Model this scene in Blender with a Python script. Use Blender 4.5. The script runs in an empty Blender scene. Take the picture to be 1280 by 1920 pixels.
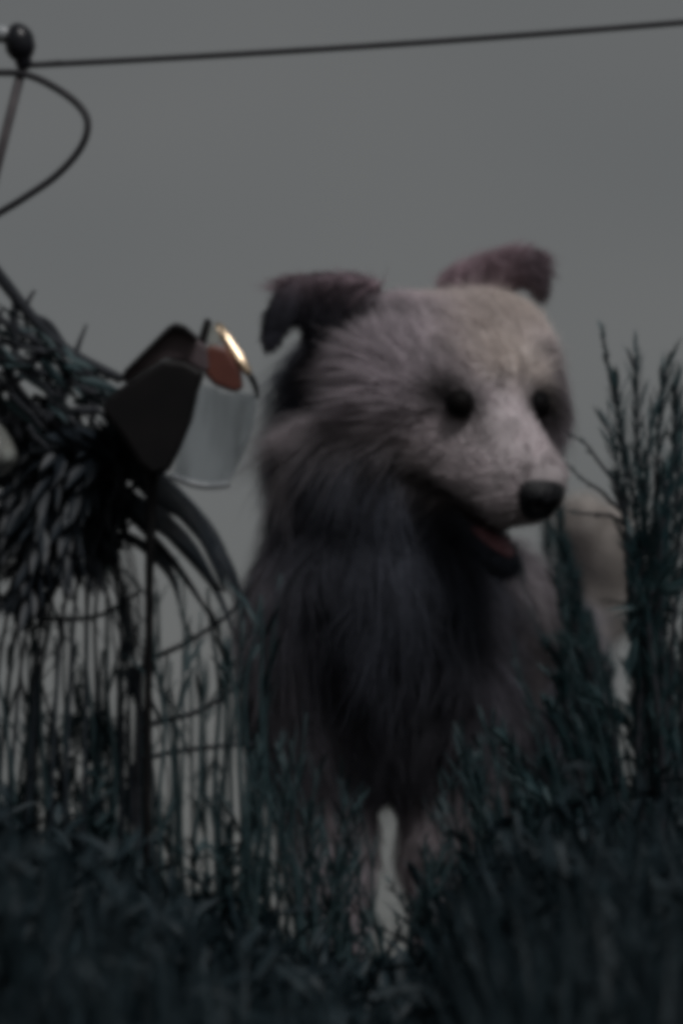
import bpy, math, random
import numpy as np
from mathutils import Vector, Matrix

random.seed(7)
rng = np.random.default_rng(11)
scene = bpy.context.scene
col = scene.collection

# ------------------------------------------------------------------ camera
TH = math.radians(8.0)            # looking slightly up at the top of a bank
D = 4.5                           # metres to the dog
S = 0.00045                       # metres per photograph pixel at the dog
EX = Vector((1, 0, 0)); EF = Vector((0, math.cos(TH), math.sin(TH))); EU = Vector((0, -math.sin(TH), math.cos(TH)))
A = Vector((0, 0, 0.42))
cam_data = bpy.data.cameras.new('camera')
cam = bpy.data.objects.new('camera', cam_data); col.objects.link(cam)
cam.location = A - EF * D
cam.rotation_euler = (math.radians(90) + TH, 0, 0)
cam_data.sensor_fit = 'VERTICAL'; cam_data.sensor_height = 36.0; cam_data.sensor_width = 24.0
cam_data.lens = 18.0 / (960 * S / D)
cam_data.clip_start = 0.05; cam_data.clip_end = 5000
cam_data.dof.use_dof = True
cam_data.dof.focus_distance = 4.33
cam_data.dof.aperture_fstop = 1.9
scene.camera = cam

# ------------------------------------------------------------------ sky
SUN_EL, SUN_AZ = math.radians(51), math.radians(154)    # azimuth clockwise from +Y
world = bpy.data.worlds.new('World'); scene.world = world; world.use_nodes = True
nt = world.node_tree; N = nt.nodes; L = nt.links
for n in list(N): N.remove(n)
out = N.new('ShaderNodeOutputWorld'); bg = N.new('ShaderNodeBackground')
sky = N.new('ShaderNodeTexSky'); sky.sky_type = 'NISHITA'; sky.sun_disc = False
sky.sun_elevation = SUN_EL; sky.sun_rotation = SUN_AZ
sky.air_density = 1.0; sky.dust_density = 3.0; sky.ozone_density = 1.0
hs = N.new('ShaderNodeHueSaturation'); hs.inputs['Saturation'].default_value = 0.35
L.new(sky.outputs[0], hs.inputs['Color'])
tc = N.new('ShaderNodeTexCoord'); mp = N.new('ShaderNodeMapping'); mp.inputs['Scale'].default_value = (1, 1, 2.2)
nz = N.new('ShaderNodeTexNoise'); nz.inputs['Scale'].default_value = 11.0; nz.inputs['Detail'].default_value = 4
L.new(tc.outputs['Generated'], mp.inputs['Vector']); L.new(mp.outputs[0], nz.inputs['Vector'])
cr = N.new('ShaderNodeValToRGB')
cr.color_ramp.elements[0].position = 0.30; cr.color_ramp.elements[0].color = (1.05, 1.09, 1.07, 1)
cr.color_ramp.elements[1].position = 0.70; cr.color_ramp.elements[1].color = (1.31, 1.315, 1.26, 1)
L.new(nz.outputs['Fac'], cr.inputs['Fac'])
mx = N.new('ShaderNodeMixRGB'); mx.inputs['Fac'].default_value = 0.86       # a closed cloud cover over the clear sky
L.new(hs.outputs[0], mx.inputs['Color1']); L.new(cr.outputs[0], mx.inputs['Color2'])
L.new(mx.outputs[0], bg.inputs['Color']); bg.inputs['Strength'].default_value = 0.085
L.new(bg.outputs[0], out.inputs['Surface'])

sun_d = bpy.data.lights.new('sun', 'SUN'); sun_d.energy = 1.45; sun_d.angle = math.radians(18); sun_d.color = (1.0, 0.975, 0.96)
sun = bpy.data.objects.new('sun', sun_d); col.objects.link(sun)
TO_SUN = Vector((math.sin(SUN_AZ) * math.cos(SUN_EL), math.cos(SUN_AZ) * math.cos(SUN_EL), math.sin(SUN_EL)))
sun.rotation_euler = TO_SUN.to_track_quat('Z', 'Y').to_euler(); sun.location = (2, -2, 6)

scene.view_settings.view_transform = 'Standard'; scene.view_settings.look = 'None'
scene.view_settings.exposure = 0.0; scene.view_settings.gamma = 1.0
scene.render.engine = 'CYCLES'
scene.cycles.use_denoising = True
scene.cycles.filter_width = 7.5          # the picture is a soft, low-resolution one
scene.cycles.max_bounces = 3
scene.cycles.diffuse_bounces = 2
scene.cycles.transparent_max_bounces = 6

# ------------------------------------------------------------------ helpers
def q(px, py, dy=0.0):
    """photograph position at a depth offset -> frame coordinates (right, away, up)"""
    k = 1 + dy / D
    return np.array(((px - 640) * S * k, dy, (960 - py) * S * k))
def fw(v):
    """frame -> world"""
    return A + EX * float(v[0]) + EF * float(v[1]) + EU * float(v[2])
def W(px, py, dy=0.0): return fw(q(px, py, dy))
FRAME = Matrix((EX, EF, EU)).transposed()
def dirw(v): return FRAME @ Vector([float(c) for c in v])

def ground_z(x, y):
    if y > -0.25:
        z = -0.012 * max(0, y - 0.5)
        z = max(z, -6.0)
    else:
        t = min(1, (-0.25 - y) / 3.3)
        z = -1.5 * (t * t * (3 - 2 * t) * 0.6 + t * 0.4)
    r = math.hypot(x, y)
    z += 0.012 * math.sin(x * 7.1 + y * 3.3) + 0.010 * math.sin(x * 15.7 - y * 11.3)
    if r > 4: z += 0.25 * min(1, (r - 4) / 20) * (math.sin(x * .23) + math.sin(y * .31 + 1)) - (0.5 * min(1, (r - 4) / 20) if y > 0 else 0)
    return z - 0.012

class MB:
    def __init__(self): self.v = []; self.f = []
    def add(self, vs, fs):
        o = len(self.v); self.v += [tuple(x) for x in vs]; self.f += [tuple(i + o for i in f) for f in fs]
    def tube(self, pts, rad, seg=6, cap=True):
        pts = [Vector(p) for p in pts]; n = len(pts)
        if not hasattr(rad, '__len__'): rad = [rad] * n
        vs = []; fs = []; ref = None
        for i, p in enumerate(pts):
            t = (pts[min(i + 1, n - 1)] - pts[max(i - 1, 0)]).normalized()
            if ref is None: ref = t.orthogonal().normalized()
            ref = (ref - t * ref.dot(t)).normalized(); b = t.cross(ref)
            for k in range(seg):
                a = 2 * math.pi * k / seg
                vs.append(p + (ref * math.cos(a) + b * math.sin(a)) * rad[i])
        for i in range(n - 1):
            for k in range(seg):
                k2 = (k + 1) % seg
                fs.append((i * seg + k, i * seg + k2, (i + 1) * seg + k2, (i + 1) * seg + k))
        if cap: fs += [tuple(range(seg))[::-1], tuple(range((n - 1) * seg, n * seg))]
        self.add(vs, fs)
    def leaf(self, p, d, side, length, width, droop=0.2, fold=0.25):
        """a small folded leaf blade of eight faces"""
        p = Vector(p); d = Vector(d).normalized(); side = Vector(side)
        side = (side - d * side.dot(d))
        side = side.normalized() if side.length > 1e-5 else d.orthogonal().normalized()
        up = side.cross(d)
        prof = ((0, .15), (.3, .9), (.65, .8), (1, .0))
        vs = []; fs = []
        for t, w in prof:
            c = p + d * length * t - Vector((0, 0, 1)) * droop * length * t * t
            vs += [c + side * w * width / 2 + up * fold * w * width, c, c - side * w * width / 2 + up * fold * w * width]
        for i in range(3):
            o = i * 3
            fs += [(o, o + 1, o + 4, o + 3), (o + 1, o + 2, o + 5, o + 4)]
        self.add(vs, fs)
    def build(self, name, mat, parent=None, smooth=True, bevel=0):
        me = bpy.data.meshes.new(name); me.from_pydata(self.v, [], self.f); me.update()
        o = bpy.data.objects.new(name, me); col.objects.link(o)
        if mat: me.materials.append(mat)
        if smooth: me.shade_smooth()
        if parent:
            o.parent = parent; o.matrix_parent_inverse = Matrix.Translation(-parent.location)
        if bevel:
            m = o.modifiers.new('bevel', 'BEVEL'); m.width = bevel; m.segments = 2; m.limit_method = 'ANGLE'
        return o
def empty(name, loc, label, cat, group=None):
    o = bpy.data.objects.new(name, None); col.objects.link(o); o.location = loc; o.empty_display_size = .05
    return tag(o, label, cat, group)
def tag(o, label, cat, group=None):
    o['label'] = label; o['category'] = cat
    if group: o['group'] = group
    return o
def smooth_path(pts, n):
    """Catmull-Rom through the points"""
    P = [np.array(p, float) for p in pts]; P = [2 * P[0] - P[1]] + P + [2 * P[-1] - P[-2]]
    o = []; m = len(P) - 3
    for i in range(n):
        u = i / (n - 1) * m; k = min(int(u), m - 1); t = u - k
        a, b, c, d = P[k:k + 4]
        o.append(.5 * ((2 * b) + (c - a) * t + (2 * a - 5 * b + 4 * c - d) * t * t + (3 * b - a - 3 * c + d) * t ** 3))
    return o

# ------------------------------------------------------------------ materials
def mat(name, c1, c2=None, rough=0.7, scale=40, metal=0, spec=0.4, bump=0.0, trans=0, attr=None, coat=0, detail=4):
    m = bpy.data.materials.new(name); m.use_nodes = True
    n = m.node_tree.nodes; l = m.node_tree.links; b = n['Principled BSDF']
    b.inputs['Roughness'].default_value = rough; b.inputs['Metallic'].default_value = metal
    b.inputs['Specular IOR Level'].default_value = spec
    if coat: b.inputs['Coat Weight'].default_value = coat; b.inputs['Coat Roughness'].default_value = 0.12
    if trans: b.inputs['Transmission Weight'].default_value = trans
    tx = n.new('ShaderNodeTexCoord'); no = n.new('ShaderNodeTexNoise')
    no.inputs['Scale'].default_value = scale; no.inputs['Detail'].default_value = detail
    l.new(tx.outputs['Object'], no.inputs['Vector'])
    if attr:
        a = n.new('ShaderNodeAttribute'); a.attribute_name = attr; l.new(a.outputs['Color'], b.inputs['Base Color'])
    else:
        r = n.new('ShaderNodeValToRGB'); c2 = c2 or tuple(x * 1.5 for x in c1)
        r.color_ramp.elements[0].position = .35; r.color_ramp.elements[0].color = (*c1, 1)
        r.color_ramp.elements[1].position = .68; r.color_ramp.elements[1].color = (*c2, 1)
        l.new(no.outputs['Fac'], r.inputs['Fac']); l.new(r.outputs[0], b.inputs['Base Color'])
    if bump:
        bp = n.new('ShaderNodeBump'); bp.inputs['Strength'].default_value = bump; bp.inputs['Distance'].default_value = .004
        l.new(no.outputs['Fac'], bp.inputs['Height']); l.new(bp.outputs[0], b.inputs['Normal'])
    return m
M = {}
M['soil'] = mat('soil', (.022, .018, .014), (.05, .042, .03), .95, 30, bump=.8)
M['weed'] = mat('weed leaf', (.006, .017, .024), (.015, .033, .042), .6, 18)
M['stalk'] = mat('dry stalk', (.018, .044, .052), (.042, .078, .086), .6, 30)
M['broom'] = mat('broom leaf', (.018, .050, .060), (.042, .088, .096), .5, 25)
M['bark'] = mat('dark bark', (.018, .022, .030), (.036, .040, .048), .8, 80, bump=.6)
M['strap'] = mat('glossy dark leaf', (.012, .017, .024), (.024, .034, .044), .5, 22, bump=.25)
M['black'] = mat('black enamel', (.004, .004, .005), (.008, .007, .008), .55, 30, spec=.25)
M['roofmetal'] = mat('brown enamel', (.085, .066, .076), (.12, .092, .10), .5, 26, bump=.3)
M['brass'] = mat('polished brass', (.86, .66, .46), (.90, .70, .50), .26, 60, metal=1)
M['amber'] = mat('amber lens', (.15, .052, .040), (.20, .072, .055), .4, 30, trans=.2)
def pane_mat():
    m = bpy.data.materials.new('dusty clear panel'); m.use_nodes = True; n = m.node_tree.nodes; l = m.node_tree.links; b = n['Principled BSDF']
    b.inputs['Base Color'].default_value = (.16, .18, .19, 1); b.inputs['Roughness'].default_value = .35
    t = n.new('ShaderNodeBsdfTransparent'); t.inputs['Color'].default_value = (.88, .90, .915, 1)
    x = n.new('ShaderNodeMixShader'); no = n.new('ShaderNodeTexNoise'); no.inputs['Scale'].default_value = 30
    tx = n.new('ShaderNodeTexCoord'); mp_ = n.new('ShaderNodeMapping'); mp_.inputs['Scale'].default_value = (2.2, 1, .35); mp_.inputs['Rotation'].default_value = (0, .3, 0)
    l.new(tx.outputs['Object'], mp_.inputs['Vector']); l.new(mp_.outputs[0], no.inputs['Vector'])
    r = n.new('ShaderNodeMapRange'); r.inputs['From Min'].default_value = .35; r.inputs['From Max'].default_value = .68; r.inputs['To Min'].default_value = .10; r.inputs['To Max'].default_value = .42
    l.new(no.outputs['Fac'], r.inputs['Value']); l.new(r.outputs[0], x.inputs['Fac'])
    l.new(t.outputs[0], x.inputs[1]); l.new(b.outputs[0], x.inputs[2]); l.new(x.outputs[0], n['Material Output'].inputs['Surface'])
    return m
M['glass'] = pane_mat()
M['wire'] = mat('dark wire', (.012, .012, .016), (.025, .024, .03), .6, 80)
M['rod'] = mat('weathered steel rod', (.05, .045, .05), (.09, .08, .085), .55, 60, metal=.4)
M['insul'] = mat('black insulator', (.008, .009, .014), (.016, .017, .022), .3, 40)
M['porcelain'] = mat('grey porcelain', (.25, .27, .29), (.33, .35, .37), .3, 30)
M['globe'] = mat('pale glass', (.62, .66, .62), (.75, .76, .72), .15, 20, trans=.75)
M['skin'] = mat('skin under the fur', (.1, .1, .1), rough=.9, attr='coat_color', spec=.1)
M['fur'] = mat('fur', (.1, .1, .1), rough=.75, attr='coat_color', spec=.2)
_n = M['fur'].node_tree.nodes; _l = M['fur'].node_tree.links
_t = _n.new('ShaderNodeBsdfTranslucent'); _x = _n.new('ShaderNodeMixShader'); _x.inputs['Fac'].default_value = .32      # light passes through the hairs
_l.new([k for k in _n if k.type == 'ATTRIBUTE'][0].outputs['Color'], _t.inputs['Color'])
_l.new(_n['Principled BSDF'].outputs[0], _x.inputs[1]); _l.new(_t.outputs[0], _x.inputs[2]); _l.new(_x.outputs[0], _n['Material Output'].inputs['Surface'])
M['nose'] = mat('nose leather', (.008, .009, .012), (.016, .017, .02), .42, 300, bump=.6)
M['eye'] = mat('dark eye', (.004, .004, .005), (.008, .007, .007), .55, 30, spec=.06)
M['tongue'] = mat('tongue', (.34, .16, .185), (.42, .20, .225), .45, 60)
M['mouth'] = mat('mouth lining', (.03, .014, .016), (.05, .022, .024), .6, 60)

# ------------------------------------------------------------------ ground: a bank with its crest under the dog, on to the horizon
def axis(n, fine, far):
    t = np.linspace(-1, 1, n); k = math.asinh(far / fine); return np.sinh(t * k) * fine
xs = axis(121, .5, 1500); ys = axis(161, .5, 1500) - .6
gv = [(x, y, ground_z(x, y)) for y in ys for x in xs]
nx = len(xs)
gf = [(j * nx + i, j * nx + i + 1, (j + 1) * nx + i + 1, (j + 1) * nx + i) for j in range(len(ys) - 1) for i in range(nx - 1)]
g = MB(); g.v = gv; g.f = gf
go = g.build('ground', M['soil']); go['kind'] = 'structure'; go['label'] = 'dark earth bank rising to a crest under the dog'

# ------------------------------------------------------------------ the dog
C = q(800, 740, 0.0)
F = np.array((.56, -.65, -.515)); F /= np.linalg.norm(F)
SS = np.array((.757, .653, .0)); SS -= F * SS.dot(F); SS /= np.linalg.norm(SS)
U = np.cross(SS, F); U = U if U[2] > 0 else -U
def h(f, s, u): return C + f * F + s * SS + u * U
def nrm(v): v = np.array(v, float); return v / np.linalg.norm(v)
HB = np.array((F, SS, U))
CREAM = (.84, .755, .71); GREY = (.56, .505, .545); DARK = (.078, .088, .116)  # DARK: dark neck fur with the shade under the chin mixed into it
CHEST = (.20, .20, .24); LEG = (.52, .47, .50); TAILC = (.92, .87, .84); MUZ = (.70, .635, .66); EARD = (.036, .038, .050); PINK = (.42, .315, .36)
DOWN = nrm((0, -.15, -1))
prims = []   # type, params, k, colour, fur length, comb direction
def ell(c, r, basis, k, colr, fl, comb): prims.append(('e', np.array(c), np.array(r), np.array(basis), k, colr, fl, np.array(comb)))
def cone(a, b, ra, rb, k, colr, fl, comb): prims.append(('c', np.array(a), np.array(b), ra, rb, k, colr, fl, np.array(comb)))
I3 = np.eye(3)
ell(h(-.002, .010, .026), (.070, .088, .052), HB, .015, GREY, .018, -F + .2 * U)
ell(q(775, 612, .015), (.058, .052, .022), I3, .018, (.58, .52, .555), .018, nrm((-.6, .6, .3)))
ell(h(.030, .018, .050), (.050, .048, .026), HB, .015, CREAM, .015, -F)
ell(q(925, 655, .030), (.046, .050, .046), I3, .02, CREAM, .016, -F)
ell(q(985, 745, .010), (.028, .040, .050), I3, .02, (.44, .40, .44), .018, nrm((.6, .2, -1)))
cone(q(590, 822, -.005), q(765, 785, -.055), .014, .015, .010, (.66, .60, .63), .036, nrm((-1, .2, -.25)))  # cheek ridge lit from above, that light put into a paler fur colour
ell(h(.045, 0, .026), (.046, .054, .034), HB, .015, GREY, .012, -F)
ell(h(-.005, -.048, .014), (.060, .040, .032), HB, .02, (.48, .43, .47), .036, -F - .7 * U - .5 * SS)
ell(h(.020, .060, -.004), (.056, .044, .050), HB, .02, (.46, .415, .45), .034, -F - .9 * U + .5 * SS)
cone(h(.055, 0, .014), h(.146, 0, .003), .041, .031, .015, MUZ, .007, -F)
cone(h(.056, -.019, -.008), h(.138, -.012, -.012), .038, .0285, .012, (.68, .615, .64), .009, -F - .3 * U)
cone(h(.062, .014, -.006), h(.138, .012, -.011), .031, .0255, .012, (.68, .615, .64), .009, -F - .3 * U)
cone(h(.025, .004, -.046), h(.144, .012, -.078), .026, .013, .007, DARK, .010, -F - .6 * U)
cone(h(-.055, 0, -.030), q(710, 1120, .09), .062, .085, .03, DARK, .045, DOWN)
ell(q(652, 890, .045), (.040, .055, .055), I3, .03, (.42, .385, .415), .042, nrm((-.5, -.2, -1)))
ell(q(725, 890, -.018), (.058, .045, .046), I3, .03, DARK, .04, nrm((-.2, -.2, -1)))  # dark fur below the cheek, its shade put into the colour too
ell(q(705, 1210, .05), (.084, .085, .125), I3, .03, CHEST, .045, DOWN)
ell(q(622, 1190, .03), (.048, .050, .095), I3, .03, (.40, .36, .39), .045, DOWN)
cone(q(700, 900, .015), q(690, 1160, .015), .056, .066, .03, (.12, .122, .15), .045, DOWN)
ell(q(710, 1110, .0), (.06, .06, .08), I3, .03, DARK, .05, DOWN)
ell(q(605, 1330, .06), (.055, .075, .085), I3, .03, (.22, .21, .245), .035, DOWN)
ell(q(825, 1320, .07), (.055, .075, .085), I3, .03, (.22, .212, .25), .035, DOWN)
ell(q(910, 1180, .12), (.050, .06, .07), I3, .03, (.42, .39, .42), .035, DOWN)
# legs
cone(q(605, 1390, .05), q(618, 1590, .03), .046, .034, .02, LEG, .026, DOWN)
cone(q(618, 1590, .03), q(628, 1810, .02), .031, .024, .015, (.36, .325, .35), .016, DOWN)
ell(q(632, 1842, -.012), (.030, .042, .020), I3, .012, (.075, .064, .07), .010, DOWN)
cone(q(830, 1390, .06), q(838, 1590, .04), .046, .034, .02, LEG, .026, DOWN)
cone(q(838, 1590, .04), q(832, 1810, .03), .031, .024, .015, (.38, .34, .365), .016, DOWN)
ell(q(828, 1842, .0), (.030, .042, .020), I3, .012, (.075, .064, .07), .010, DOWN)
# trunk, haunches and hind legs
cone(q(715, 1240, .10), q(900, 1260, .45), .105, .085, .03, CHEST, .040, nrm((.2, 1, -.6)))
ell(q(905, 1330, .44), (.060, .085, .10), I3, .03, CHEST, .035, DOWN)
ell(q(1000, 1330, .41), (.055, .085, .10), I3, .03, CHEST, .035, DOWN)
for bx_, dy_ in ((905, .46), (1010, .40)):
    cone(q(bx_, 1420, dy_ - .04), q(bx_ + 4, 1570, dy_ + .09), .042, .026, .02, CHEST, .02, DOWN)
    cone(q(bx_ + 4, 1570, dy_ + .09), q(bx_ + 2, 1800, dy_ + .05), .026, .021, .012, CHEST, .014, DOWN)
    ell(q(bx_, 1835, dy_ + .02), (.028, .042, .020), I3, .012, CHEST, .01, DOWN)
# the raised pale tail
tp = [q(965, 1200, .42), q(1060, 1190, .46), q(1122, 1110, .47), q(1128, 1030, .45), q(1092, 975, .42)]
tr = [.030, .036, .040, .036, .022]
for i in range(4): cone(tp[i], tp[i + 1], tr[i], tr[i + 1], .015, TAILC, .014, nrm(tp[i + 1] - tp[i]) + np.array((.25, 0, -.2)))
# ears: folded flaps
def flap(c, along, across, ra, rb, th, k, colr, fl, comb):
    a = nrm(along); b = np.array(across, float); b -= a * b.dot(a); b = nrm(b); n_ = np.cross(a, b)
    ell(c, (ra, rb, th), (a, b, n_), k, colr, fl, comb)
flap(q(622, 536, -.024), (-1, -.1, .02), (0, -1, .22), .043, .022, .006, .008, PINK, .015, nrm((-.6, .3, .6)))
flap(q(645, 618, -.026), (-.8, 0, -.5), (.3, -.3, 1), .036, .034, .009, .010, EARD, .012, nrm((-.4, 0, -1)))
flap(q(578, 568, -.040), (-.95, -.1, -.30), (-.4, -.3, 1), .036, .019, .005, .008, EARD, .007, nrm((-.5, -.1, -1)))
flap(q(522, 602, -.050), (-.42, -.1, -1), (1, -.3, -.3), .031, .012, .005, .007, EARD, .006, nrm((-.4, -.1, -1)))
flap(q(908, 518, .055), (1, .1, .20), (0, .3, 1), .044, .018, .007, .016, PINK, .011, nrm((.6, .2, .5)))
flap(q(968, 496, .050), (1, 0, .12), (-.2, .1, 1), .026, .014, .006, .012, PINK, .015, nrm((.7, .2, .4)))
flap(q(1004, 520, .042), (.25, -.1, -1), (1, -.3, .3), .024, .010, .006, .010, (.055, .045, .056), .010, nrm((.4, -.1, -1)))

VS = .0034
lo = np.array((-.15, -.14, -.43)); hi = np.array((.27, .68, .26))
nn = np.ceil((hi - lo) / VS).astype(int) + 1
axes = [lo[i] + VS * np.arange(nn[i]) for i in range(3)]
field = np.full(nn, .2, np.float32)
def pdist(pr, P):
    if pr[0] == 'e':
        l_ = (P - pr[1]) @ pr[3].T
        k0 = np.linalg.norm(l_ / pr[2], axis=-1); k1 = np.linalg.norm(l_ / pr[2] ** 2, axis=-1) + 1e-9
        return k0 * (k0 - 1) / k1
    a, b, ra, rb = pr[1:5]; ab = b - a
    t = np.clip(((P - a) @ ab) / ab.dot(ab), 0, 1)
    return np.linalg.norm(P - a - t[..., None] * ab, axis=-1) - (ra + (rb - ra) * t)
def pk(pr): return pr[4] if pr[0] == 'e' else pr[5]
def pbox(pr):
    if pr[0] == 'e':
        m_ = max(pr[2]); return pr[1] - m_, pr[1] + m_
    m_ = max(pr[3], pr[4]); return np.minimum(pr[1], pr[2]) - m_, np.maximum(pr[1], pr[2]) + m_
for pr in prims:
    b0, b1 = pbox(pr); pad = .05
    i0 = np.clip(np.floor((b0 - pad - lo) / VS).astype(int), 0, nn - 1); i1 = np.clip(np.ceil((b1 + pad - lo) / VS).astype(int) + 1, 1, nn)
    sl = tuple(slice(i0[k], i1[k]) for k in range(3))
    P = np.stack(np.meshgrid(*[axes[k][sl[k]] for k in range(3)], indexing='ij'), -1)
    d_ = pdist(pr, P).astype(np.float32); f_ = field[sl]; k = pk(pr)
    hh = np.clip(.5 + .5 * (f_ - d_) / k, 0, 1)
    field[sl] = np.where(f_ - d_ > k, d_, np.where(d_ - f_ > k, f_, f_ * (1 - hh) + d_ * hh - k * hh * (1 - hh)))

# naive surface nets
neg = field < 0
c8 = [(i, j, k) for i in (0, 1) for j in (0, 1) for k in (0, 1)]
def sub(a, o): return a[o[0]:a.shape[0] - 1 + o[0], o[1]:a.shape[1] - 1 + o[1], o[2]:a.shape[2] - 1 + o[2]]
cnt = sum(sub(neg, o).astype(np.int8) for o in c8)
act = (cnt > 0) & (cnt < 8)
ids = np.full(act.shape, -1, np.int64); idx = np.argwhere(act); ids[act] = np.arange(len(idx))
vals = np.stack([sub(field, o)[act] for o in c8], 1)
acc = np.zeros((len(idx), 3)); wn = np.zeros(len(idx))
for a_ in range(8):
    for b_ in range(a_ + 1, 8):
        if sum(abs(c8[a_][k] - c8[b_][k]) for k in range(3)) != 1: continue
        va, vb = vals[:, a_], vals[:, b_]; m_ = (va < 0) != (vb < 0)
        t = np.where(m_, va / np.where(m_, va - vb, 1), 0)
        p_ = np.array(c8[a_])[None] + t[:, None] * (np.array(c8[b_]) - np.array(c8[a_]))[None]
        acc += np.where(m_[:, None], p_, 0); wn += m_
verts = lo + VS * (idx + acc / wn[:, None])
faces = []
for ax in range(3):
    o1, o2 = [k for k in range(3) if k != ax]
    s0 = [slice(None)] * 3; s1 = [slice(None)] * 3; s0[ax] = slice(0, -1); s1[ax] = slice(1, None)
    a_ = neg[tuple(s0)]; b_ = neg[tuple(s1)]
    E = np.argwhere(a_ != b_)
    E = E[(E[:, o1] > 0) & (E[:, o2] > 0) & (E[:, o1] < nn[o1] - 1) & (E[:, o2] < nn[o2] - 1)]
    flip = a_[tuple(E.T)]
    def cell(d1, d2):
        e = E.copy(); e[:, o1] -= d1; e[:, o2] -= d2; return ids[tuple(e.T)]
    Q = np.stack([cell(1, 1), cell(0, 1), cell(0, 0), cell(1, 0)], 1)
    fl_ = flip if ax != 1 else ~flip
    Q = np.where(fl_[:, None], Q, Q[:, ::-1]); faces.append(Q)
faces = np.concatenate(faces)
# small smoothing
for _ in range(2):
    s_ = np.zeros_like(verts); c_ = np.zeros(len(verts))
    for k in range(4):
        np.add.at(s_, faces[:, k], verts[faces[:, (k + 1) % 4]]); np.add.at(c_, faces[:, k], 1)
    verts = .5 * verts + .5 * s_ / c_[:, None]

def region(P):
    """blended coat colour, fur length and comb direction at points"""
    w = np.zeros((len(P), len(prims)))
    for i, pr in enumerate(prims): w[:, i] = np.exp(-np.clip(pdist(pr, P), -.03, .2) / .0065)
    w /= w.sum(1, keepdims=True)
    cols = np.array([p[-3] for p in prims]); ln = np.array([p[-2] for p in prims]); cb = np.array([nrm(p[-1]) for p in prims])
    return w @ cols, w @ ln, w @ cb
def fbm(P, sc, seed):
    r = np.random.default_rng(seed); o = np.zeros(len(P))
    for k in range(6):
        d = r.normal(size=3); d /= np.linalg.norm(d); o += np.sin(P @ d * sc * (1 + .5 * k) + r.uniform(0, 6.28)) / (1 + .35 * k)
    return o / 2.2
def coat(P, c):
    # markings of the coat: dark rings at the eyes, pale blaze on the brow, mottling
    l_ = (P - C) @ HB.T
    for s in (-1, 1):
        e = np.exp(-(((l_[:, 0] - .080) / .034) ** 2 + ((l_[:, 1] - s * .047) / .031) ** 2 + ((l_[:, 2] - .0365) / .0175) ** 2) ** 1.5)
        c = c * (1 - .95 * e[:, None])
    b = np.exp(-(((l_[:, 1] - .018) / .030) ** 2)) * (l_[:, 2] > .03) * (l_[:, 0] > -.05) * (l_[:, 0] < .075)
    c = c * (1 - .55 * b[:, None]) + np.array(CREAM) * .55 * b[:, None]
    lip = np.exp(-((l_[:, 2] + .034) / .007) ** 2) * (l_[:, 0] > .035) * (l_[:, 0] < .15)
    c = c * (1 - .85 * lip[:, None])
    low = np.clip((-.03 - P[:, 2]) / .05, 0, 1)
    mot = 1 + (.22 + .38 * low) * fbm(P, 42, 3) + .18 * fbm(P, 170, 4)
    c = c * np.clip(mot, .4, 2.0)[:, None]; return np.clip(c * np.minimum(1, .74 / c.max(1, keepdims=True)), .006, .8)

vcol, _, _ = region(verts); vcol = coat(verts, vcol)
wverts = [fw(v) for v in verts]
me = bpy.data.meshes.new('dog'); me.from_pydata(wverts, [], faces.tolist()); me.update(); me.shade_smooth()
ca = me.color_attributes.new('coat_color', 'FLOAT_COLOR', 'POINT')
ca.data.foreach_set('color', np.concatenate([vcol * .8, np.ones((len(vcol), 1))], 1).astype(np.float32).ravel())
me.materials.append(M['skin'])
dog = bpy.data.objects.new('dog', me); col.objects.link(dog)
tag(dog, 'fluffy pale-faced dog with dark chest standing in the brush, mouth slightly open', 'dog')

# fur as curves
def strands(n):
    v0, v1, v2, v3 = (verts[faces[:, k]] for k in range(4))
    nrm_ = np.cross(v2 - v0, v3 - v1); ar = np.linalg.norm(nrm_, axis=1); nrm_ = nrm_ / (ar[:, None] + 1e-12)
    cen = (v0 + v1 + v2 + v3) / 4
    wgt = ar * np.where(cen[:, 2] > -.10, 2.2, 1.0)
    fi = rng.choice(len(faces), n, p=wgt / wgt.sum())
    a = rng.random((n, 1)); b = rng.random((n, 1))
    P = (v0[fi] * (1 - a) + v1[fi] * a) * (1 - b) + (v3[fi] * (1 - a) + v2[fi] * a) * b
    return P, nrm_[fi]
NS = 115000; NP = 6
P, NR = strands(NS)
if np.mean(np.sum(NR[:2000] * (P[:2000] - np.array((0, .1, -.05))), 1)) < 0: NR = -NR
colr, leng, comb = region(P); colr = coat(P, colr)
# no fur on nose tip, lips, eyeballs
l_ = (P - C) @ HB.T
keep = np.ones(NS, bool)
keep &= np.linalg.norm(P - h(.166, 0, .002), axis=1) > .024
for s in (-1, 1): keep &= np.linalg.norm(P - h(.084, s * .043, .037), axis=1) > .0135
P, NR, colr, leng, comb = P[keep], NR[keep], colr[keep], leng[keep], comb[keep]; n = len(P)
comb = comb - NR * np.sum(comb * NR, 1, keepdims=True); comb /= np.linalg.norm(comb, axis=1, keepdims=True) + 1e-6
cl = np.stack([fbm(P, 130, s) for s in (21, 22, 23)], 1) * .50 + np.stack([fbm(P, 45, s) for s in (31, 32, 33)], 1) * .50
cl -= NR * np.sum(cl * NR, 1, keepdims=True)
ln = leng * np.where(rng.random(n) < .07, rng.uniform(1.2, 1.65, n), rng.uniform(.55, 1.2, n)) * (1 + .25 * fbm(P, 90, 41))
rnd = rng.normal(size=(n, 3)) * .16
pts = np.zeros((n, NP, 3))
for k in range(NP):
    t = k / (NP - 1)
    dirn = NR * (.60 * t - .22 * t * t) + comb * (.35 * t + .50 * t * t) + (cl + rnd) * (.35 * t + .3 * t * t)
    dirn[:, 2] -= .10 * t * t
    pts[:, k] = P - NR * .001 + dirn * ln[:, None]
R3 = np.array(FRAME); wp = pts.reshape(-1, 3) @ R3.T + np.array(A)
cd = bpy.data.hair_curves.new('fur'); cd.add_curves([NP] * n)
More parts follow.
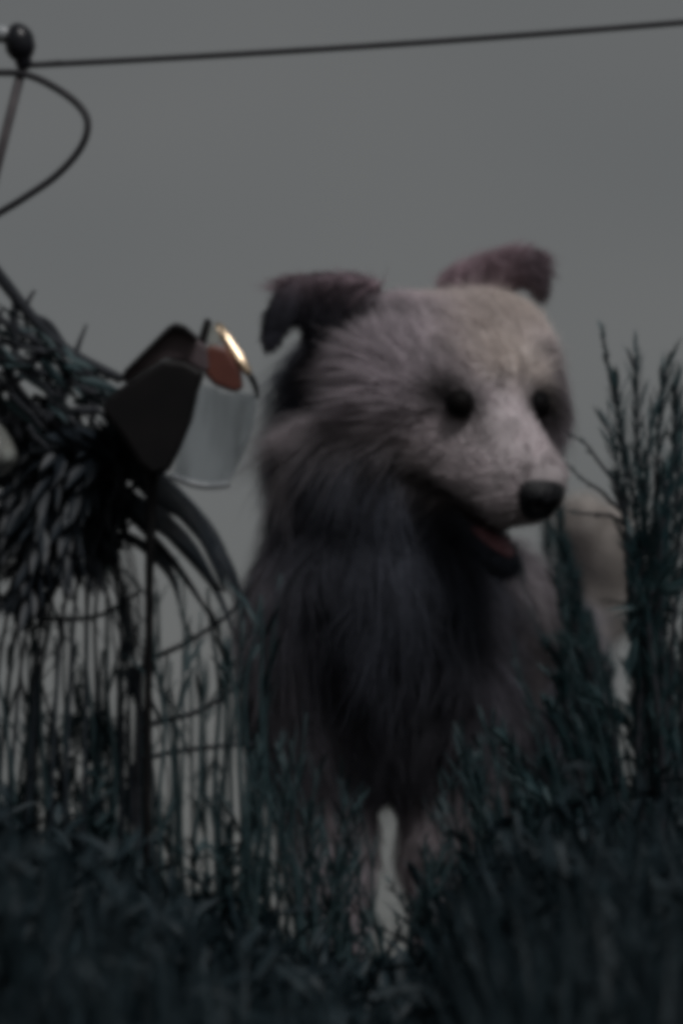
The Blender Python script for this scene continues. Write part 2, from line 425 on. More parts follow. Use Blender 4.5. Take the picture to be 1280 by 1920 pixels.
cd.attributes['position'].data.foreach_set('vector', wp.astype(np.float32).ravel())
ra = cd.attributes.get('radius') or cd.attributes.new('radius', 'FLOAT', 'POINT')
ra.data.foreach_set('value', np.tile(np.array([.00042, .00042, .00036, .00028, .00018, .00006], np.float32), n))
at = cd.attributes.new('coat_color', 'FLOAT_COLOR', 'CURVE')
jit = rng.uniform(.75, 1.25, (n, 1))
at.data.foreach_set('color', np.concatenate([colr * np.minimum(jit, .84 / colr.max(1, keepdims=True)), np.ones((n, 1))], 1).astype(np.float32).ravel())
cd.materials.append(M['fur'])
fur = bpy.data.objects.new('fur', cd); col.objects.link(fur); fur.parent = dog

def blob(c, basis, r, seg=20, rings=14, fn=None):
    vs = []; fs = []
    for i in range(rings + 1):
        a = math.pi * i / rings
        for j in range(seg):
            b = 2 * math.pi * j / seg
            l = np.array((math.cos(a), math.sin(a) * math.cos(b), math.sin(a) * math.sin(b)))
            if fn: l = fn(l)
            vs.append(fw(np.array(c) + (l * np.array(r)) @ np.array(basis)))
    for i in range(rings):
        for j in range(seg):
            j2 = (j + 1) % seg; fs.append((i * seg + j, i * seg + j2, (i + 1) * seg + j2, (i + 1) * seg + j))
    m_ = MB(); m_.add(vs, fs); return m_
def nosefn(l):
    l = l.copy()
    l[1] *= 1 + .18 * l[2]                       # wider at the top
    for s in (-1, 1):                            # nostrils
        dd = (l[1] - s * .48) ** 2 + (l[2] + .12) ** 2
        if l[0] > 0: l[0] -= .45 * math.exp(-dd / .035)
    if l[0] > 0: l[0] -= .16 * math.exp(-(l[1] / .10) ** 2) * (l[2] < .2)
    return l
blob(h(.162, -.003, -.001), HB, (.023, .0235, .0215), 28, 20, nosefn).build('nose', M['nose'], None).parent = dog
for s in (-1, 1):
    blob(h(.0815, s * .043, .038), HB, (.0125, .0125, .0118)).build('eye', M['eye'], None).parent = dog
def tonguefn(l):
    l = l.copy(); l[2] += -.5 * l[0] ** 2 * (l[0] > 0) - .18 * math.exp(-(l[1] / .2) ** 2); return l
blob(h(.118, .008, -.064), HB, (.034, .015, .006), 20, 16, tonguefn).build('tongue', M['tongue'], None).parent = dog
blob(h(.095, .005, -.044), HB, (.046, .021, .020)).build('mouth_lining', M['mouth'], None).parent = dog

# ------------------------------------------------------------------ electric fence: rod, insulator, wire, cable loop
def fence_post(top, foot, label):
    t = empty('fence_post', foot, label, 'fence post', 'posts carrying the wire')
    m = MB(); d = (Vector(foot) - Vector(top)).normalized()
    m.tube([Vector(top) + (Vector(foot) - Vector(top)) * k / 8 for k in range(9)], .0038, 8); m.build('rod', M['rod'], t)
    return t
WD = -.15
ins = W(42, 128, WD)
footx = ins + (W(0, 300, WD) - ins) * 1.0
dd = (W(0, 300, WD) - ins).normalized(); tt = (ins.z - (ground_z(ins.x, ins.y) - .06)) / -dd.z
foot = ins + dd * tt
foot.z = ground_z(foot.x, foot.y) - .05
post = fence_post(ins + (ins - foot).normalized() * .006, foot, 'thin leaning metal rod holding the black insulator at upper left')
# insulator: a pear-shaped ribbed bulb
def lathe(m, base, axis_, prof, seg=18):
    axis_ = Vector(axis_).normalized(); a = axis_.orthogonal().normalized(); b = axis_.cross(a)
    vs = [Vector(base) + axis_ * hh_ + (a * math.cos(2 * math.pi * k / seg) + b * math.sin(2 * math.pi * k / seg)) * r for hh_, r in prof for k in range(seg)]
    fs = [(i * seg + k, i * seg + (k + 1) % seg, (i + 1) * seg + (k + 1) % seg, (i + 1) * seg + k) for i in range(len(prof) - 1) for k in range(seg)]
    fs += [tuple(range(seg))[::-1], tuple(range((len(prof) - 1) * seg, len(prof) * seg))]
    m.add(vs, fs)
m = MB(); p0 = W(48, 132, WD); ax_ = W(30, 45, WD) - p0
lathe(m, p0, ax_, [(0, .003), (.002, .0055), (.006, .0072), (.009, .0068), (.012, .0095), (.018, .0125), (.022, .0122), (.025, .0125), (.030, .0115), (.035, .0085), (.0385, .004), (.0395, .001)])
io = m.build('insulator', M['insul'], post)
m = MB(); lathe(m, W(-20, 62, WD), W(34, 66, WD) - W(-20, 62, WD), [(0, .003), (.002, .007), (.012, .0075), (.016, .0055), (.020, .006), (.024, .003)])
m.build('clamp_sleeve', M['porcelain'], io, True)
# wire: from the insulator on to the next post, well out of the picture
m = MB(); a0 = W(62, 122, WD); a1 = W(1280, 42, WD); dv = a1 - a0; far_end = a0 + dv * 6.0
wp_ = []
for k in range(121):
    t = k / 120; p = a0 + (far_end - a0) * t; p.z -= .09 * 4 * t * (1 - t) - .075 * t * 0
    wp_.append(p)
off = [0] * len(wp_)
# sag is centred far from the picture; re-aim so that the visible stretch runs as seen
t1 = 1 / 6; sag1 = .09 * 4 * t1 * (1 - t1)
wp_ = [p + Vector((0, 0, sag1 * (k / 120) / t1)) for k, p in enumerate(wp_)]
m.tube(wp_, .0026, 8); tag(m.build('fence_wire', M['wire']), 'single dark wire stretched across the grey sky', 'wire')
m = MB(); m.tube([a0 + (a1 - a0).normalized() * -.006, a0, a0 + (a1 - a0) * .045], .0026, 8); m.build('wire_tie', M['wire'], post)
e2 = wp_[-1]; foot2 = Vector((e2.x - .1, e2.y, ground_z(e2.x, e2.y) - .05)); 
fence_post(e2 + Vector((0, 0, .01)), foot2, 'far metal rod carrying the other end of the wire')
# loop of slack cable
lp = smooth_path([q(-160, 120, WD), q(-40, 135, WD), q(45, 139, WD - .003), q(105, 165, WD - .01), q(150, 200, WD - .015), q(165, 235, WD - .02), q(150, 280, WD - .02), q(105, 330, WD - .015), q(40, 375, WD - .01), q(-40, 425, WD), q(-120, 500, WD), q(-150, 700, WD), q(-160, 1300, WD + .02), q(-165, 1890, WD + .02)], 90)
m = MB(); m.tube([fw(p) for p in lp], .0030, 8); tag(m.build('cable', M['wire']), 'slack black cable hanging in a loop beside the insulator', 'cable')

# ------------------------------------------------------------------ lamp
LD = -.17
def slab(m, poly, d0, d1):
    """closed outline in the picture frame, between two depths"""
    nP = len(poly); vs = [fw(q(x, y, d0)) for x, y in poly] + [fw(q(x, y, d1)) for x, y in poly]
    fs = [tuple(range(nP)), tuple(range(nP, 2 * nP))[::-1]] + [(i, i + nP, (i + 1) % nP + nP, (i + 1) % nP) for i in range(nP)]
    m.add(vs, fs)
lg = W(275, 1880, LD); lg.z = ground_z(lg.x, lg.y) - .02
lamp = empty('lamp', lg, 'black boxy lamp with amber lens and bright brass edge beside the dog', 'lamp')
m = MB(); slab(m, [(190, 772), (205, 742), (238, 718), (310, 674), (345, 676), (385, 698), (372, 735), (360, 790), (336, 848), (318, 884), (286, 892), (262, 872), (228, 818)], LD - .045, LD + .045)
hs_ = m.build('housing', M['black'], lamp, False, .004)
m = MB()   # sloping cover over the housing
slab(m, [(228, 716), (236, 700), (318, 618), (331, 612), (346, 617), (388, 650), (392, 692), (384, 698), (345, 676), (310, 672), (238, 717)], LD - .038, LD + .055)
rf = m.build('cover', M['roofmetal'], lamp, False, .003)
m = MB(); slab(m, [(226, 712), (234, 694), (316, 612), (330, 605), (348, 611), (372, 632), (369, 640), (346, 622), (331, 617), (320, 622), (240, 700), (233, 716)], LD - .050, LD + .060)
m.build('rim', M['black'], lamp, False, .0015)
m = MB(); slab(m, [(372, 634), (384, 598), (392, 597), (398, 606), (390, 628), (386, 650), (374, 648)], LD - .015, LD + .02); m.build('fin', M['black'], lamp, False, .001)
# amber lens: a rounded block
bas = (nrm((.75, 0, -.62)), np.array((0, 1, 0)), nrm((.62, 0, .75)))
def lensfn(l):
    return np.sign(l) * np.abs(l) ** .5
m = MB(); slab(m, [(386, 652), (402, 646), (424, 652), (452, 696), (457, 728), (440, 737), (402, 722), (383, 702)], LD - .032, LD + .024); m.build('amber_lens', M['amber'], lamp, False, .003)
m = MB(); slab(m, [(393, 614), (405, 608), (416, 640), (404, 648), (389, 650)], LD - .022, LD + .02); m.build('clear_cap', M['globe'], lamp, False, .001)
# brass edge: a round bar that catches the light
a_, b_ = q(406, 606, LD - .025), q(470, 706, LD - .025)
V_ = -EF; H_ = (TO_SUN + V_).normalized(); Hf = np.array([H_.dot(EX), H_.dot(EF), H_.dot(EU)])
dv_ = b_ - a_; dv_[1] = -(dv_[0] * Hf[0] + dv_[2] * Hf[2]) / Hf[1]
dv_[1] = max(-.05, min(.05, dv_[1]))
m = MB(); mid = (a_ + b_) / 2
m.tube([fw(mid + dv_ * t) for t in (-.5, -.42, -.2, 0, .2, .42, .5)], [.0016, .0040, .0046, .0048, .0046, .0036, .0010], 16); m.build('brass_edge', M['brass'], lamp)
m = MB(); m.tube([fw(p) for p in smooth_path([mid + dv_ * .47, q(478, 722, LD - .03), q(484, 748, LD - .03)], 8)], [.0022, .0026, .0026, .0024, .0022, .002, .0016, .001], 8); m.build('edge_hook', M['black'], lamp)
# ribbed clear panel: curved sheet with thickness
m = MB(); nu, nv = 40, 14
top_l, top_r = (378, 722), (482, 742); bot_l, bot_r = (322, 892), (428, 908)
def panel(u, v, off):
    x = (top_l[0] * (1 - u) + top_r[0] * u) * (1 - v) + (bot_l[0] * (1 - u) + bot_r[0] * u) * v + 12 * math.sin(math.pi * v) * u
    y = (top_l[1] * (1 - u) + top_r[1] * u) * (1 - v) + (bot_l[1] * (1 - u) + bot_r[1] * u) * v + 10 * math.sin(math.pi * u) * v
    dep = LD - .030 - .022 * math.sin(math.pi * min(1, u * .9 + .1)) + .0012 * math.sin(u * 17) + off
    return W(x, y, dep)
vs = [panel(i / nu, j / nv, o_) for o_ in (0, .0022) for j in range(nv + 1) for i in range(nu + 1)]
K = (nu + 1) * (nv + 1); fs = []
for j in range(nv):
    for i in range(nu):
        b = j * (nu + 1) + i; fs += [(b, b + 1, b + nu + 2, b + nu + 1), (b + K + nu + 1, b + K + nu + 2, b + K + 1, b + K)]
for i in range(nu):
    b = i; fs.append((b + K, b + K + 1, b + 1, b)); b = nv * (nu + 1) + i; fs.append((b, b + 1, b + 1 + K, b + K))
for j in range(nv):
    b = j * (nu + 1); fs.append((b, b + nu + 1, b + nu + 1 + K, b + K)); b += nu; fs.append((b + K, b + nu + 1 + K, b + nu + 1, b))
m.add(vs, fs); m.build('clear_panel', M['glass'], lamp)
m = MB(); m.tube([panel(i / 20, 1.0, -.001) for i in range(21)], .0028, 8); m.build('panel_lip', M['porcelain'], lamp)
m = MB(); m.tube([W(285, 880, LD), W(280, 1100, LD + .01), W(276, 1500, LD + .01), lg], [.0055, .0035, .003, .003], 8); m.build('stem', M['black'], lamp)

# pale rounded glass at the picture's left edge
gb = W(4, 835, -.16); m = MB()
gg = W(-10, 1880, -.06); gg.z = ground_z(gg.x, gg.y) - .02
gl = empty('garden_light', gg, 'pale glass globe peeking out at the left edge among dark leaves', 'garden light')
gax = W(38, 882, -.16) - W(-10, 770, -.14)
lathe(m, W(-44, 786, -.14), gax, [(0, .004), (.002, .010), (.010, .0155), (.020, .019), (.032, .0205), (.042, .020), (.048, .017), (.050, .012)])
m.build('globe', M['globe'], gl)
m = MB(); m.tube([gg, W(-22, 1300, -.12), W(-16, 770, -.14)], .005, 8); m.build('stem', M['bark'], gl)

# ------------------------------------------------------------------ plants
def gpt(px, dy):
    """a point of the ground under a photograph column at a depth"""
    p = q(px, 1880, dy); w = fw(p); return Vector((w.x, w.y, ground_z(w.x, w.y) - .01))
def wig(pts, n, amp):
    P_ = smooth_path(pts, n); ph = [random.uniform(0, 6.28) for _ in range(4)]; o = []
    for i, p in enumerate(P_):
        t = i / (n - 1)
        o.append(Vector(p) + Vector((math.sin(t * 7 + ph[0]) + .5 * math.sin(t * 15 + ph[1]), .6 * math.sin(t * 6 + ph[2]), .2 * math.sin(t * 9 + ph[3]))) * amp * min(1, 3 * t))
    return o
def leafy_stem(parent, pts, r0, ll, lw, dens, mat_='broom', spread=.55, frm=.15, n=26, amp=.003):
    """one stem of a plant and the needle leaves along it"""
    P_ = wig(pts, n, amp); nP = len(P_)
    m = MB(); m.tube(P_, [r0 * (1 - .8 * i / (nP - 1)) + .0004 for i in range(nP)], 6); st = m.build('stem', M['bark' if mat_ == 'broom' else mat_], parent)
    m = MB(); total = sum((P_[i + 1] - P_[i]).length for i in range(nP - 1)); k = max(3, int(total * dens))
    for i in range(k):
        t = frm + (1 - frm) * (i + random.random()) / k; u = min(t, .999) * (nP - 1); a = int(u); p = P_[a].lerp(P_[a + 1], u - a); d = (P_[a + 1] - P_[a]).normalized()
        ang = i * 2.4 + random.uniform(-.4, .4); o_ = d.orthogonal().normalized(); o2 = d.cross(o_)
        sd = o_ * math.cos(ang) + o2 * math.sin(ang)
        sc = random.uniform(.6, 1.2) * (1 - .35 * t)
        m.leaf(p, d + sd * spread * random.uniform(.6, 1.5), d.cross(sd), ll * sc, lw * random.uniform(.7, 1.2), .15)
    f = m.build('foliage', M[mat_], parent)
    return P_

# right: upright bush of leafy shoots
bushR = empty('leafy_bush', gpt(1220, -.05), 'tall upright bush of narrow-leaved shoots at the right edge', 'bush')
tops = [(1122, 615, -.06), (1195, 668, -.05), (1168, 720, -.08), (1240, 680, -.02), (1268, 720, -.08), (1300, 650, -.04), (1146, 800, -.03), (1215, 770, -.09), (1330, 700, 0), (1275, 830, -.1), (1240, 880, -.11), (1360, 760, -.05), (1410, 700, -.02), (1225, 960, -.05), (1190, 1000, -.1), (1460, 760, -.05), (1310, 860, -.02)]
for i, (x, y, dy) in enumerate(tops):
    dy -= .09
    b = gpt(1225 + random.uniform(-40, 60) + max(0, x - 1280) * .5, dy + random.uniform(-.03, .03))
    midx = 1212 + (x - 1212) * .30 + random.uniform(-14, 18)
    pts = [b, W(midx + 10, 1500, dy), W(midx, 1150, dy), W(midx * .5 + x * .5 + (10 if i == 0 else 0), y + 210, dy), W(x, y, dy)]
    leafy_stem(bushR, pts, .0028, .044 if i else .016, .0034, 190 if i else 200, spread=.30 if i else .22, frm=.2, amp=.004)
for pts in ([q(1172, 985, -.14), q(1150, 905, -.14), q(1105, 840, -.14), q(1062, 812, -.14)], [q(1168, 960, -.13), q(1120, 920, -.13), q(1060, 868, -.13)], [q(1172, 985, -.13), q(1140, 968, -.13), q(1062, 958, -.13)]):
    leafy_stem(bushR, [fw(p) for p in pts], .0017, .010, .003, 90, spread=.4, frm=.05, n=14, amp=.0015)

# leaning tuft in front of the tail
tuft = empty('leaning_tuft', gpt(1150, .06), 'feathery dark tuft leaning towards the muzzle in front of the pale tail', 'plant')
for i, (x, y) in enumerate([(1022, 978), (1048, 965), (1035, 1010), (1060, 1030), (985, 1075), (1000, 1110), (1075, 1090), (965, 1060), (1105, 1160), (1045, 1090)]):
    dy = random.uniform(.0, .16)
    pts = [gpt(1190 + random.uniform(-50, 60), dy), W(1165 + random.uniform(-30, 30), 1560, dy), W(1090 + (x - 1020) * .6, 1270, dy), W(x + 22, y + 110, dy), W(x, y, dy)]
    leafy_stem(tuft, pts, .0026, .040, .0034, 210, spread=.26, frm=.2)

# dense low growth on the right, two plants
for (x0, x1, lab) in ((900, 1080, 'dense dark shrub hiding the far side of the dog\'s body'), (1080, 1320, 'dense dark shrub at the foot of the upright bush at lower right')):
    sh = empty('low_shrub', gpt((x0 + x1) / 2, -.05), lab, 'shrub')
    for i in range(30):
        x = random.uniform(x0, x1); y = 1220 + random.uniform(0, 330) + max(0, 1060 - x) * 1.5; dy = random.uniform(-.22, .12)
        pts = [gpt(x + random.uniform(10, 80), dy), W(x + random.uniform(10, 50), (y + 1880) / 2, dy), W(x - 10, y + 60, dy), W(x - 25, y, dy)]
        leafy_stem(sh, pts, .0026, .044, .0040, 200, spread=.34, frm=.05)

for (x0, x1, y0, lab) in ((-60, 200, 1330, 'low bushy growth at lower left with specks of sky through it'), (200, 520, 1430, 'low bushy growth under the lamp beside the near leg of the dog')):
    sh = empty('low_shrub', gpt((x0 + x1) / 2, -.03), lab, 'shrub')
    for i in range(17):
        x = random.uniform(x0, x1); y = y0 + max(0, x - 250) * .75 + random.uniform(0, 200); dy = random.uniform(-.15, .12)
        pts = [gpt(x + random.uniform(-40, 40), dy), W(x + random.uniform(-25, 25), (y + 1880) / 2, dy), W(x - 5, y + 60, dy), W(x + random.uniform(-25, 25), y, dy)]
        leafy_stem(sh, pts, .0028, .034, .0068, 150, mat_='stalk', spread=.8, frm=.05)

# sprigs before the dog's chest and legs
sp = empty('sprig', gpt(880, -.12), 'thin leafy sprigs crossing the dog\'s front leg beside the gap', 'plant')
for (bx_, tx_, ty_) in ((960, 850, 1560), (930, 800, 1500), (900, 820, 1640), (1000, 900, 1420), (860, 760, 1680), (950, 880, 1480), (820, 725, 1650), (660, 745, 1720), (840, 715, 1740)):
    dy = random.uniform(-.16, -.08)
    leafy_stem(sp, [gpt(bx_, dy), W((bx_ + tx_) / 2 + 20, (1880 + ty_) / 2, dy), W(tx_, ty_, dy)], .002, .022, .0035, 170, spread=.45, frm=.1, n=16)

# loose weeds before the near leg
wd = empty('weed_clump', gpt(600, -.14), 'thin dark weeds rising in front of the front legs of the dog', 'weed')
for i in range(60):
    tx_ = random.uniform(440, 900); ty_ = (1440 + (tx_ - 440) * .55 if tx_ < 760 else 1616 - (tx_ - 760) * 1.4) + random.uniform(-90, 190); dy = random.uniform(-.2, -.08)
    if ty_ > 1830 or 690 < tx_ < 785: continue
    bx_ = tx_ + random.uniform(-70, 70)
    leafy_stem(wd, [gpt(bx_, dy), W((bx_ + tx_) / 2 + random.uniform(-15, 15), (1880 + ty_) / 2, dy), W(tx_, ty_, dy)], .0016, .045, .0034, 80, mat_='stalk', spread=.35, frm=.15, n=14)

ts = empty('tall_stem_clump', gpt(900, -.16), 'tall thin stems crossing in front of the chest and the leg farther from the lamp', 'tall grass')
for i in range(34):
    tx_ = random.uniform(800, 1130); ty_ = 1130 + abs(tx_ - 1060) * 1.3 + random.uniform(-40, 260); dy = random.uniform(-.22, -.08)
    bx_ = tx_ + random.uniform(40, 190)
    leafy_stem(ts, [gpt(bx_, dy), W(.65 * bx_ + .35 * tx_ + random.uniform(0, 15), .65 * 1880 + .35 * ty_, dy), W(.25 * bx_ + .75 * tx_, .25 * 1880 + .75 * ty_, dy), W(tx_, ty_, dy)], .0016, .036, .0026, 70, mat_='stalk', spread=.22, frm=.15, n=18)
for i in range(14):
    tx_ = random.uniform(455, 690); ty_ = 1180 + (tx_ - 455) * 1.2 + random.uniform(0, 300); dy = random.uniform(-.22, -.1); bx_ = tx_ + random.uniform(-60, 120)
    leafy_stem(ts if i < 0 else wd, [gpt(bx_, dy), W(.6 * bx_ + .4 * tx_, .6 * 1880 + .4 * ty_, dy), W(tx_, ty_, dy)], .0014, .04, .0024, 40, mat_='stalk', spread=.25, frm=.2, n=16)

# left: thin upright stalks, three clumps
def stalk_clump(label, x0, x1, ytop, nst, dy0):
    t = empty('stalk_clump', gpt((x0 + x1) / 2, dy0), label, 'tall grass')
    for i in range(nst):
        x = x0 + (x1 - x0) * (i + random.uniform(.1, .9)) / nst; y = ytop + random.uniform(-60, 160); dy = dy0 + random.uniform(-.08, .08)
        lean = random.uniform(-35, 35)
        pts = [gpt(x - lean * .4, dy), W(x, 1560, dy), W(x + lean * .3, (1500 + y) / 2, dy), W(x + lean, y, dy)]
        P_ = wig(pts, 20, .0025); m = MB()
        r = random.uniform(.0016, .0036)
        m.tube(P_, [r * (1 - .6 * k / 19) for k in range(20)], 6); st = m.build('stalk', M['stalk'], t)
        m = MB()
        for k in range(random.randint(3, 6)):
            a = random.randint(3, 17); d = (P_[a + 1] - P_[a]).normalized(); sd = Vector((random.uniform(-1, 1), random.uniform(-1, 1), random.uniform(-.2, .5))).normalized()
            m.leaf(P_[a], d + sd * .5, d.cross(sd), random.uniform(.03, .08), random.uniform(.003, .006), .35)
        m.build('foliage', M['stalk'], st)
    return t
stalk_clump('upright thin stalks at the left edge below the broad dark leaf', -60, 150, 1090, 14, -.08)
stalk_clump('upright thin stalks under the lamp, sky showing between them', 150, 320, 1060, 14, -.06)
stalk_clump('upright thin stalks between the lamp and the dog\'s chest', 320, 500, 1080, 16, -.04)
# arching runners across the stalks
rn = empty('runner', gpt(250, -.06), 'two thin runners arching across the upright stalks beside the dog', 'plant')
for pts in ([q(262, 1300, -.05), q(275, 1245, -.05), q(350, 1205, -.05), q(430, 1150, -.05), q(470, 1085, -.05)], [q(255, 1400, -.05), q(275, 1362, -.05), q(370, 1335, -.05), q(440, 1290, -.05), q(478, 1230, -.05)], [q(250, 1450, -.05), q(300, 1415, -.05), q(400, 1400, -.05), q(475, 1395, -.05)], [q(-20, 1150, -.05), q(80, 1160, -.05), q(180, 1155, -.05), q(260, 1110, -.05)]):
    P_ = [gpt(258, -.06)] if pts[0][0] > -.2 else [gpt(-20, -.06)]
    P_ = [P_[0], fw(q(258 if pts[0][0] > -.2 else -22, 1600, -.055))] + [fw(p) for p in pts]
    P_ = wig(P_, 30, .001); m = MB(); m.tube(P_, [.0034 - .0018 * k / 29 for k in range(30)], 6); m.build('stem', M['bark'], rn)

# broad dark strap leaves under the lamp
pl = empty('strap_leaf_plant', gpt(120, -.08), 'dark drooping plant with arching leaves below the lamp', 'plant')
def strap(pts, w, n=22, t0=.40):
    P_ = [Vector(p) for p in smooth_path([fw(p) if not isinstance(p, Vector) else p for p in pts], n)]
    vs = []; fs = []
    for i, p in enumerate(P_):
        t = i / (n - 1); d = (P_[min(i + 1, n - 1)] - P_[max(i - 1, 0)]).normalized()
        sd = d.cross(EF).normalized(); sd = (sd + EF * .55).normalized(); up = sd.cross(d)
        pe = max(0., min(1., (t - t0) / .18)); ww = w * S * (.13 + .87 * pe * pe * (3 - 2 * pe) * (.62 + .38 * math.sin(math.pi * min(1, max(0, t - t0) / (1 - t0))))) * (1 if t < .80 else max(.06, (1 - t) / .20) ** .7)
        for c_, hgt in ((-.5, .07), (-.25, .015), (0, 0), (.25, .015), (.5, .07)): vs.append(p + sd * c_ * ww + up * hgt * ww)
        for c_, hgt in ((.5, .06), (.25, 0), (0, -.02), (-.25, 0), (-.5, .06)): vs.append(p + sd * c_ * ww * .97 + up * (hgt * ww - .0012))
    for i in range(n - 1):
        for k in range(10):
            k2 = (k + 1) % 10; fs.append((i * 10 + k, i * 10 + k2, (i + 1) * 10 + k2, (i + 1) * 10 + k))
    fs += [tuple(range(10))[::-1], tuple(range((n - 1) * 10, n * 10))]
    m = MB(); m.add(vs, fs); return m.build('leaf', M['strap'], pl)
e = -.09
def arch(bx_, pts, w):
    bx_ += random.uniform(-35, 35); strap([gpt(bx_, -.08), q(bx_ + random.uniform(-15, 15), 1500, e + .02)] + pts, w, 26)
arch(245, [q(235, 1150, e), q(200, 920, e), q(205, 815, e), q(250, 850, e - .01), q(300, 918, e - .01), q(372, 985, e - .01), q(422, 1112, e)], 50)
arch(250, [q(225, 1150, e), q(190, 985, e), q(215, 925, e), q(272, 958, e - .02), q(350, 1018, e - .02), q(414, 1108, e)], 42)
arch(260, [q(215, 1200, e), q(190, 1060, e), q(225, 1005, e), q(280, 1032, e), q(320, 1078, e), q(338, 1138, e)], 22)
for (x2, y2, w_, hx, hy, dz) in ((68, 1148, 150, 150, 860, -.03), (20, 1120, 120, 110, 850, -.02), (5, 1040, 90, 120, 815, -.01), (120, 1080, 140, 190, 850, -.03), (170, 1060, 130, 225, 870, -.02),  (45, 1010, 140, 135, 835, .0), (-40, 1080, 70, 70, 860, .01)):
    for rpt in range(1 + (dz < -.015)):
        gx = random.uniform(-60, 330); ox, oy = random.uniform(-28, 28), random.uniform(-35, 25); ds = random.uniform(-.03, .03)
        leafy_stem(pl, [gpt(gx, e + dz + ds), W(.85 * gx + 30, 1350, e + dz + ds), W(.6 * gx + 75, 1080, e + dz + ds), W(hx + 25 + ox, hy + 50, e + dz + ds), W(hx - 10 + ox, hy + 5 + oy, e + dz + ds), W(.5 * hx + .5 * x2 - 8 + ox, .5 * hy + .5 * y2 - 12 + oy, e + dz - .01 + ds), W(x2 + ox, y2 + oy, e + dz - .015 + ds)], .0016, .050, .0095, 130, mat_='strap', spread=.6, frm=.52, n=34)
for i in range(9):
    a_, b_ = random.uniform(-40, 60), random.uniform(-60, 70)
    arch(random.uniform(150, 330), [q(240 + a_ * .5, 1180, e + .01 * i), q(185 + a_, 930 + b_, e + .005 * i), q(235 + a_, 890 + b_, e + .005 * i), q(310 + a_, 955 + b_, e + .005 * i), q(380 + a_, 1040 + b_, e + .005 * i), q(430 + a_ * .6, 1140 + b_, e + .005 * i)], random.uniform(9, 20))
arch(90, [q(60, 1200, e), q(40, 980, e + .02), q(0, 780, e + .02), q(-40, 710, e + .02), q(-90, 760, e)], 40)
arch(40, [q(40, 1250, e), q(35, 1020, e + .03), q(50, 850, e + .03), q(30, 730, e + .03), q(-10, 690, e + .02)], 30)
for i in range(30):
    x = random.uniform(0, 230); y = random.uniform(800, 960); x2 = x + random.uniform(-90, 90); y2 = y + random.uniform(-70, 110); dz = random.uniform(-.03, .04)
    strap([q(225 + random.uniform(-30, 25), 1030, e + .01), q(.5 * x + 115, 960, e + dz * .5), q(x, y, e + dz), q(x2, y2, e + dz - .02)], random.uniform(14, 46), 20, .1)

# bare branching shrub at left
br = empty('bare_shrub', gpt(-60, .03), 'tangle of bare dark twigs rising at the left edge beside the lamp', 'shrub')
def twig(pts, r0, r1, n=20, amp=.001):
    P_ = wig([fw(p) for p in pts], n, amp); m = MB(); m.tube(P_, [r0 + (r1 - r0) * k / (n - 1) for k in range(n)], 7); m.build('twig', M['bark'], br)
z = -.12
m = MB(); P_ = wig([gpt(-60, -.08), W(-75, 1300, -.1), W(-85, 800, z), W(-60, 500, z), W(-45, 380, z)], 24, .003); m.tube(P_, [.009 - .006 * k / 23 for k in range(24)], 8); m.build('trunk', M['bark'], br)
twig([q(-70, 430, z), q(0, 518, z), q(60, 592, z), q(130, 660, z), q(228, 712, z)], .0058, .0042)
twig([q(60, 592, z), q(95, 610, z), q(140, 672, z), q(205, 745, z)], .0030, .0030)
twig([q(-80, 560, z), q(0, 598, z), q(70, 640, z), q(150, 700, z), q(200, 720, z)], .0034, .0026)
twig([q(-80, 650, z), q(0, 660, z), q(55, 690, z), q(115, 712, z), q(170, 735, z), q(215, 760, z)], .0036, .0030)
twig([q(30, 560, z), q(28, 640, z), q(20, 720, z), q(40, 830, z)], .0032, .0042)
twig([q(100, 800, z), q(112, 735, z), q(118, 690, z), q(100, 630, z)], .0036, .0022)
twig([q(170, 800, z), q(180, 740, z), q(150, 690, z), q(135, 660, z)], .0026, .0020)
twig([q(48, 580, z), q(56, 560, z), q(66, 544, z)], .0024, .0012, 8, 0)
twig([q(142, 665, z), q(150, 640, z), q(163, 608, z)], .0026, .0010, 8, 0)
twig([q(-60, 760, z), q(0, 730, z), q(50, 700, z), q(80, 650, z)], .0044, .0030)
twig([q(-80, 820, z), q(20, 790, z), q(110, 775, z), q(190, 770, z)], .0052, .0040)
twig([q(0, 640, z), q(15, 690, z), q(60, 760, z), q(130, 800, z)], .0030, .0030)

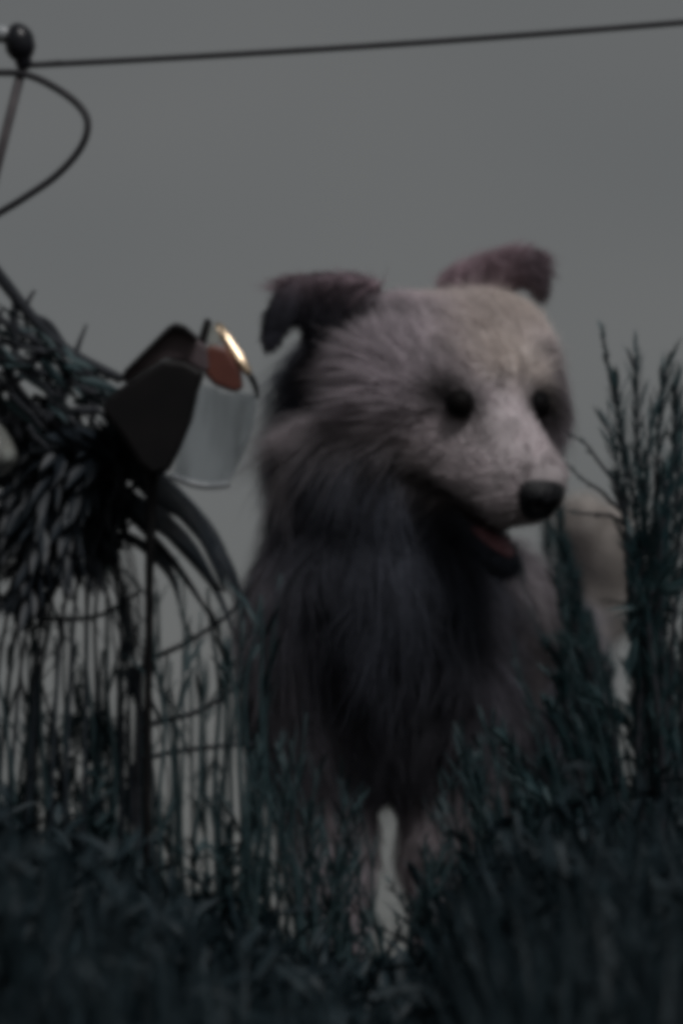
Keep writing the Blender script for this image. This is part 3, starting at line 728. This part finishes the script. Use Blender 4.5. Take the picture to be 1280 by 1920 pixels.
for i in range(26):
    x = random.uniform(-60, 190); y = 600 + x * .55 + random.uniform(10, 190); a = random.gauss(.62, .22) if i % 3 else random.gauss(-1.2, .4); ln_ = random.uniform(60, 190); dz = z + random.uniform(-.03, .04)
    x2 = x + ln_ * math.cos(a); y2 = y + ln_ * math.sin(a)
    if y2 < 560 + x2 * .65: y2 = 580 + x2 * .65
    twig([q(x, y, dz), q((x + x2) / 2 + random.uniform(-12, 12), (y + y2) / 2 + random.uniform(-12, 12), dz), q(x2, y2, dz)], random.uniform(.0016, .0038), random.uniform(.001, .0022), 10, .0012)
m = MB()
for i in range(130):
    x = random.uniform(-90, 215); y = 560 + max(0, x) * .72 + abs(random.gauss(30, 90)); dz = z + random.uniform(-.04, .05)
    if y > 830: continue
    d = Vector((1, random.gauss(0, .4), random.gauss(-.55, .35)))
    m.leaf(W(x, y, dz), d, Vector((random.gauss(0, 1), random.gauss(0, 1), random.gauss(0, 1))), random.uniform(.018, .042), random.uniform(.004, .009), .2)
m.build('foliage', M['stalk'], br)

# undergrowth: everything low that nobody could count
def topline(px):
    X = [-2500, -400, 0, 150, 300, 430, 520, 600, 680, 720, 770, 830, 900, 1000, 1280, 1700, 3800]
    Y = [1450, 1400, 1400, 1450, 1580, 1650, 1710, 1740, 1790, 1860, 1860, 1770, 1540, 1400, 1360, 1360, 1450]
    return np.interp(px, X, Y)
m = MB()
for i in range(20000):
    px = random.uniform(-900, 2200) if i % 4 == 0 else random.uniform(-80, 1360)
    dy = -.03 - abs(random.gauss(0, .28)) if random.random() < .8 else random.uniform(0, .5)
    if dy > -.02 and 640 < px < 830: continue
    b = gpt(px, dy); tp_ = topline(px) + abs(random.gauss(0, 90))
    hmax = (W(px, tp_, dy).z - b.z)
    hgt = max(.02, min(.42, hmax)) * random.uniform(.55, 1.0) if hmax > .03 else .03
    ln_ = random.uniform(.03, .07)
    if random.random() < .5:      # blade from the ground
        d = Vector((random.gauss(0, .25), random.gauss(0, .25), 1))
        m.leaf(b, d, Vector((random.gauss(0, 1), random.gauss(0, 1), 0)), hgt, random.uniform(.003, .008), .12)
    else:                          # leaf somewhere up the plant
        p = b + Vector((random.gauss(0, .02), random.gauss(0, .02), hgt * random.uniform(.1, .95)))
        d = Vector((random.gauss(0, .6), random.gauss(0, .6), random.gauss(.8, .5)))
        m.leaf(p, d, Vector((random.gauss(0, 1), random.gauss(0, 1), random.gauss(0, .3))), ln_ * .8, ln_ * random.uniform(.07, .2), .3)
u = m.build('undergrowth', M['weed']); u['kind'] = 'stuff'; u['label'] = 'dense dark weeds and grass covering the bank in front of the dog'
